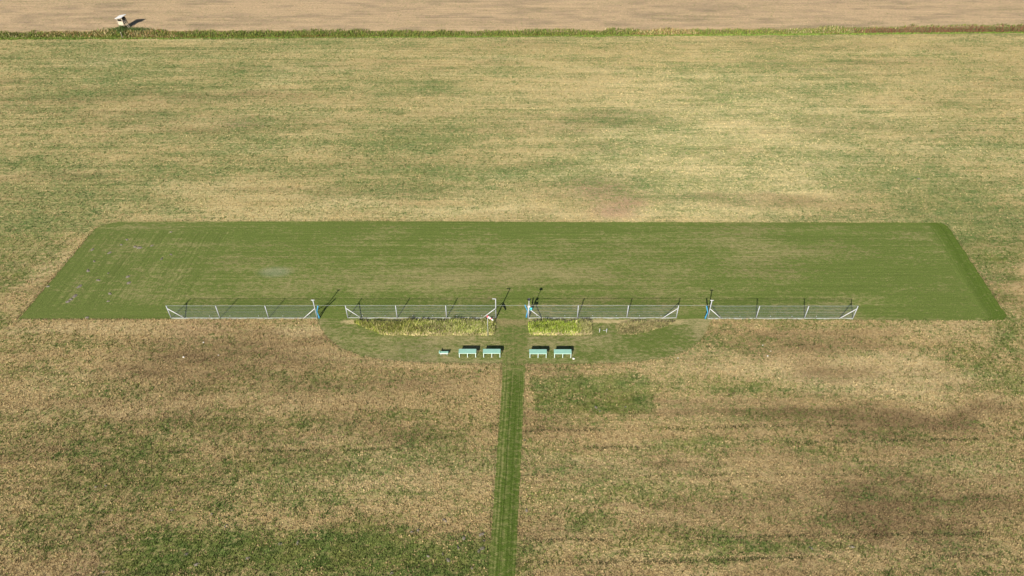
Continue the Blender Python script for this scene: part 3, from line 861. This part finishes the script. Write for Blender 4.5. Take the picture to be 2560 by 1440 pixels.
# ------------------------------------------------------------------ raised hide by the ditch
X_, Y_ = G(311, 70)
t = thing("raised_hide", (X_, Y_, 0), "raised wooden hunting hide with white sloping roof by the ditch", "hide", None, math.radians(-12))
W, D = 1.35, 1.25
for sx_ in (-1, 1):
    for sy_ in (-1, 1):
        bm = bmesh.new()
        tube(bm, [(sx_ * (W / 2 + .22), sy_ * (D / 2 + .18), -.15), (sx_ * W / 2, sy_ * D / 2, 2.55)], .06, 6)
        done(bm, "leg", M_WOOD, t)
bm = bmesh.new(); box(bm, (0, 0, 1.05), (W, D, .06)); done(bm, "floor", M_WOOD, t)
fp = []
for i in range(7):
    bm = bmesh.new(); box(bm, (-W / 2 + W * (i + .5) / 7, -D / 2 - .03, 1.12), (W / 7 - .012, .03, 1.28 + .05 * (i % 2)))
    done(bm, "plank", M_CREAM, t, False)
bm = bmesh.new(); box(bm, (0, -D / 2 - .055, 1.80), (W + .06, .05, .07)); done(bm, "window_sill", M_CREAM, t)
bm = bmesh.new(); box(bm, (0, -D / 2 - .05, 2.43), (W + .06, .05, .10)); done(bm, "window_head", M_CREAM, t)
for s_ in (-.62, .62):
    bm = bmesh.new(); box(bm, (s_, -D / 2 - .04, 2.10), (.09, .04, .6)); done(bm, "window_post", M_CREAM, t)
bm = bmesh.new(); box(bm, (W / 2 + .03, .12, 1.62), (.03, D * .75, .62)); done(bm, "side_panel", M_CREAM, t)
bm = bmesh.new(); box(bm, (W / 2 + .035, 0, 2.2), (.03, D, .07)); done(bm, "side_rail", M_WOOD, t)
bm = bmesh.new(); box(bm, (-W / 2 - .03, 0, 1.55), (.03, D, 1.1)); done(bm, "left_wall", M_CREAM, t)
bm = bmesh.new(); box(bm, (0, D / 2 + .03, 1.75), (W, .03, 1.45)); done(bm, "back_wall", M_DARK, t)
bm = bmesh.new(); box(bm, (.05, -.02, 2.72), (2.1, 1.85, .07), Matrix.Rotation(math.radians(-13), 3, 'Y') @ Matrix.Rotation(math.radians(4), 3, 'X'))
done(bm, "roof", M_ROOF, t)
for sx_ in (-1, 1):
    bm = bmesh.new(); tube(bm, [(sx_ * .85, -D / 2 - .05, .15), (-sx_ * .75, -D / 2 - .05, 1.0)], .035, 6); done(bm, "cross_brace", M_WOOD, t)
bm = bmesh.new(); tube(bm, [(W / 2 + .16, -.7, .2), (W / 2 + .05, .6, 1.3)], .035, 6); done(bm, "cross_brace", M_WOOD, t)
lad = None
bm = bmesh.new(); tube(bm, [(W / 2 + 1.05, -.45, -.1), (W / 2 + .08, -.25, 1.75)], .035, 6); lad = done(bm, "ladder_rail", M_CREAM, t)
bm = bmesh.new(); tube(bm, [(W / 2 + 1.05, .05, -.1), (W / 2 + .08, .2, 1.75)], .035, 6); done(bm, "ladder_rail", M_CREAM, t)
for k in range(6):
    q = (k + .7) / 6.5
    x_ = W / 2 + 1.05 - .97 * q
    bm = bmesh.new(); tube(bm, [(x_, -.45 + .2 * q, -.1 + 1.85 * q), (x_, .05 + .15 * q, -.1 + 1.85 * q)], .022, 6); done(bm, "rung", M_CREAM, t)
# stake in the ditch
X_, Y_ = G(305, 91)
t = thing("marker_post", (X_, Y_, 0), "weathered pale topped post standing in the ditch below the hide", "post")
z0 = float(ground_z(np.array([X_]), np.array([Y_]))[0])
bm = bmesh.new(); tube(bm, [(0, 0, z0 - .2), (.02, 0, .88)], .08, 7); done(bm, "shaft", M_WOOD, t)
bm = bmesh.new(); tube(bm, [(.02, 0, .88), (.02, 0, .97)], [.095, .07], 7); done(bm, "cap", M_CREAM, t)

# ------------------------------------------------------------------ molehills and stones
rnd = random.Random(5)
def mound(name, r, h, mat, seg=11, rings=3):
    bm = bmesh.new()
    top = bm.verts.new((0, 0, h))
    prev = None
    for j in range(1, rings + 1):
        q = j / rings
        ringv = []
        for k in range(seg):
            a = 2 * math.pi * k / seg
            rr_ = r * q * rnd.uniform(.7, 1.25)
            ringv.append(bm.verts.new((math.cos(a) * rr_, math.sin(a) * rr_ * .8, h * (1 - q) ** 1.2 * rnd.uniform(.6, 1.2) - (.03 if j == rings else 0))))
        if prev is None:
            for k in range(seg): bm.faces.new((top, ringv[k], ringv[(k + 1) % seg]))
        else:
            for k in range(seg): bm.faces.new((prev[k], ringv[k], ringv[(k + 1) % seg], prev[(k + 1) % seg]))
        prev = ringv
    me = bpy.data.meshes.new(name); bm.to_mesh(me); bm.free()
    me.materials.append(mat)
    return me
HILLS = [mound("molehill", .34, .10, M_SOIL) for _ in range(6)]
def hills(pts, label, group):
    names = "first second third fourth fifth sixth seventh eighth ninth tenth eleventh twelfth thirteenth fourteenth fifteenth sixteenth seventeenth eighteenth nineteenth twentieth twenty-first twenty-second twenty-third twenty-fourth twenty-fifth twenty-sixth".split()
    for i_, (px_, py_, s_) in enumerate(sorted(pts)):
        o = bpy.data.objects.new("molehill", rnd.choice(HILLS))
        COL.objects.link(o)
        o.location = (*G(px_, py_), .008)
        o.rotation_euler.z = rnd.uniform(0, 6.28)
        o.scale = (s_ * rnd.uniform(.9, 1.3), s_ * rnd.uniform(.7, 1.0), 1)
        tag(o, label + ", " + names[i_] + " counting from the left", "molehill", group)
hills([(348,619,1.5),(338,617,1.0),(274,632,1.1),(317,599,.9),(380,614,.9),(427,580,.9),(404,647,1.0),(236,653,.8),(220,677,1.2),(320,692,1.2),(322,707,1.2),
       (246,700,1.1),(199,716,1.5),(187,740,1.7),(178,748,1.1),(170,754,1.2),(275,734,1.0),(271,753,.9),(120,716,1.0),(428,636,.7),(271,683,.7),(218,794,1.1),(231,624,1.0),(303,612,.8)],
      "flattened grey molehill on the left end of the mown runway", "molehills on the runway")
hills([(745,1356,.8),(700,1359,.8),(492,1410,.8),(465,1385,.8),(1045,1325,.8),(1160,1345,.7),(1145,1369,.8),(1205,1370,1.0),(1197,1379,.7),(1120,1400,1.0),(1205,1335,1.0),
       (430,1275,.7),(1070,1390,.6),(1030,1330,.7),(980,1432,.8),(260,1430,.7),(620,1395,.7),(240,1217,.6),(265,1214,.5),(565,1315,.7),(1107,1385,.5),(530,1285,.5),(1112,1300,.7),(1180,1420,.6),(1210,1352,.6)],
      "small grey molehill in the rough grass left of the path", "molehills left of the path")
hills([(1490,1018,.9),(1564,1017,.7),(1500,1028,.6),(1312,1100,.6),(2130,1367,.9),(2028,1370,.7),(1316,1275,.7),(2297,447,1.0)],
      "small grey molehill in the grass right of the path", "molehills right of the path")
def stone(px_, py_, s_, label):
    bm = bmesh.new()
    bmesh.ops.create_icosphere(bm, subdivisions=2, radius=.5)
    for v_ in bm.verts:
        v_.co *= rnd.uniform(.8, 1.15)
        v_.co.z *= .6
    o = done(bm, "stone", M_STONE)
    o.location = (*G(px_, py_), .1 * s_)
    o.scale = (s_, s_ * .8, s_ * .8)
    tag(o, label, "stone", "pale stones in the grass")
stone(1434, 897, .34, "pale stone beside the rightmost green table")
stone(1926, 878, .22, "white stone, nearest to the fence edge of the close pair below the rightmost fence")
stone(1919, 890, .22, "white stone, lower one of the close pair below the rightmost fence")
stone(1907, 863, .14, "small white stone nearest below the rightmost fence")
stone(459, 893, .26, "white stone lying left of another in the brown grass below the leftmost fence")
stone(546, 888, .18, "small white stone lying right of a larger one below the leftmost fence")
stone(509, 856, .22, "pale flat stone nearest below the leftmost fence")
stone(1695, 895, .16, "small pale stone on the right rim of the mown apron")
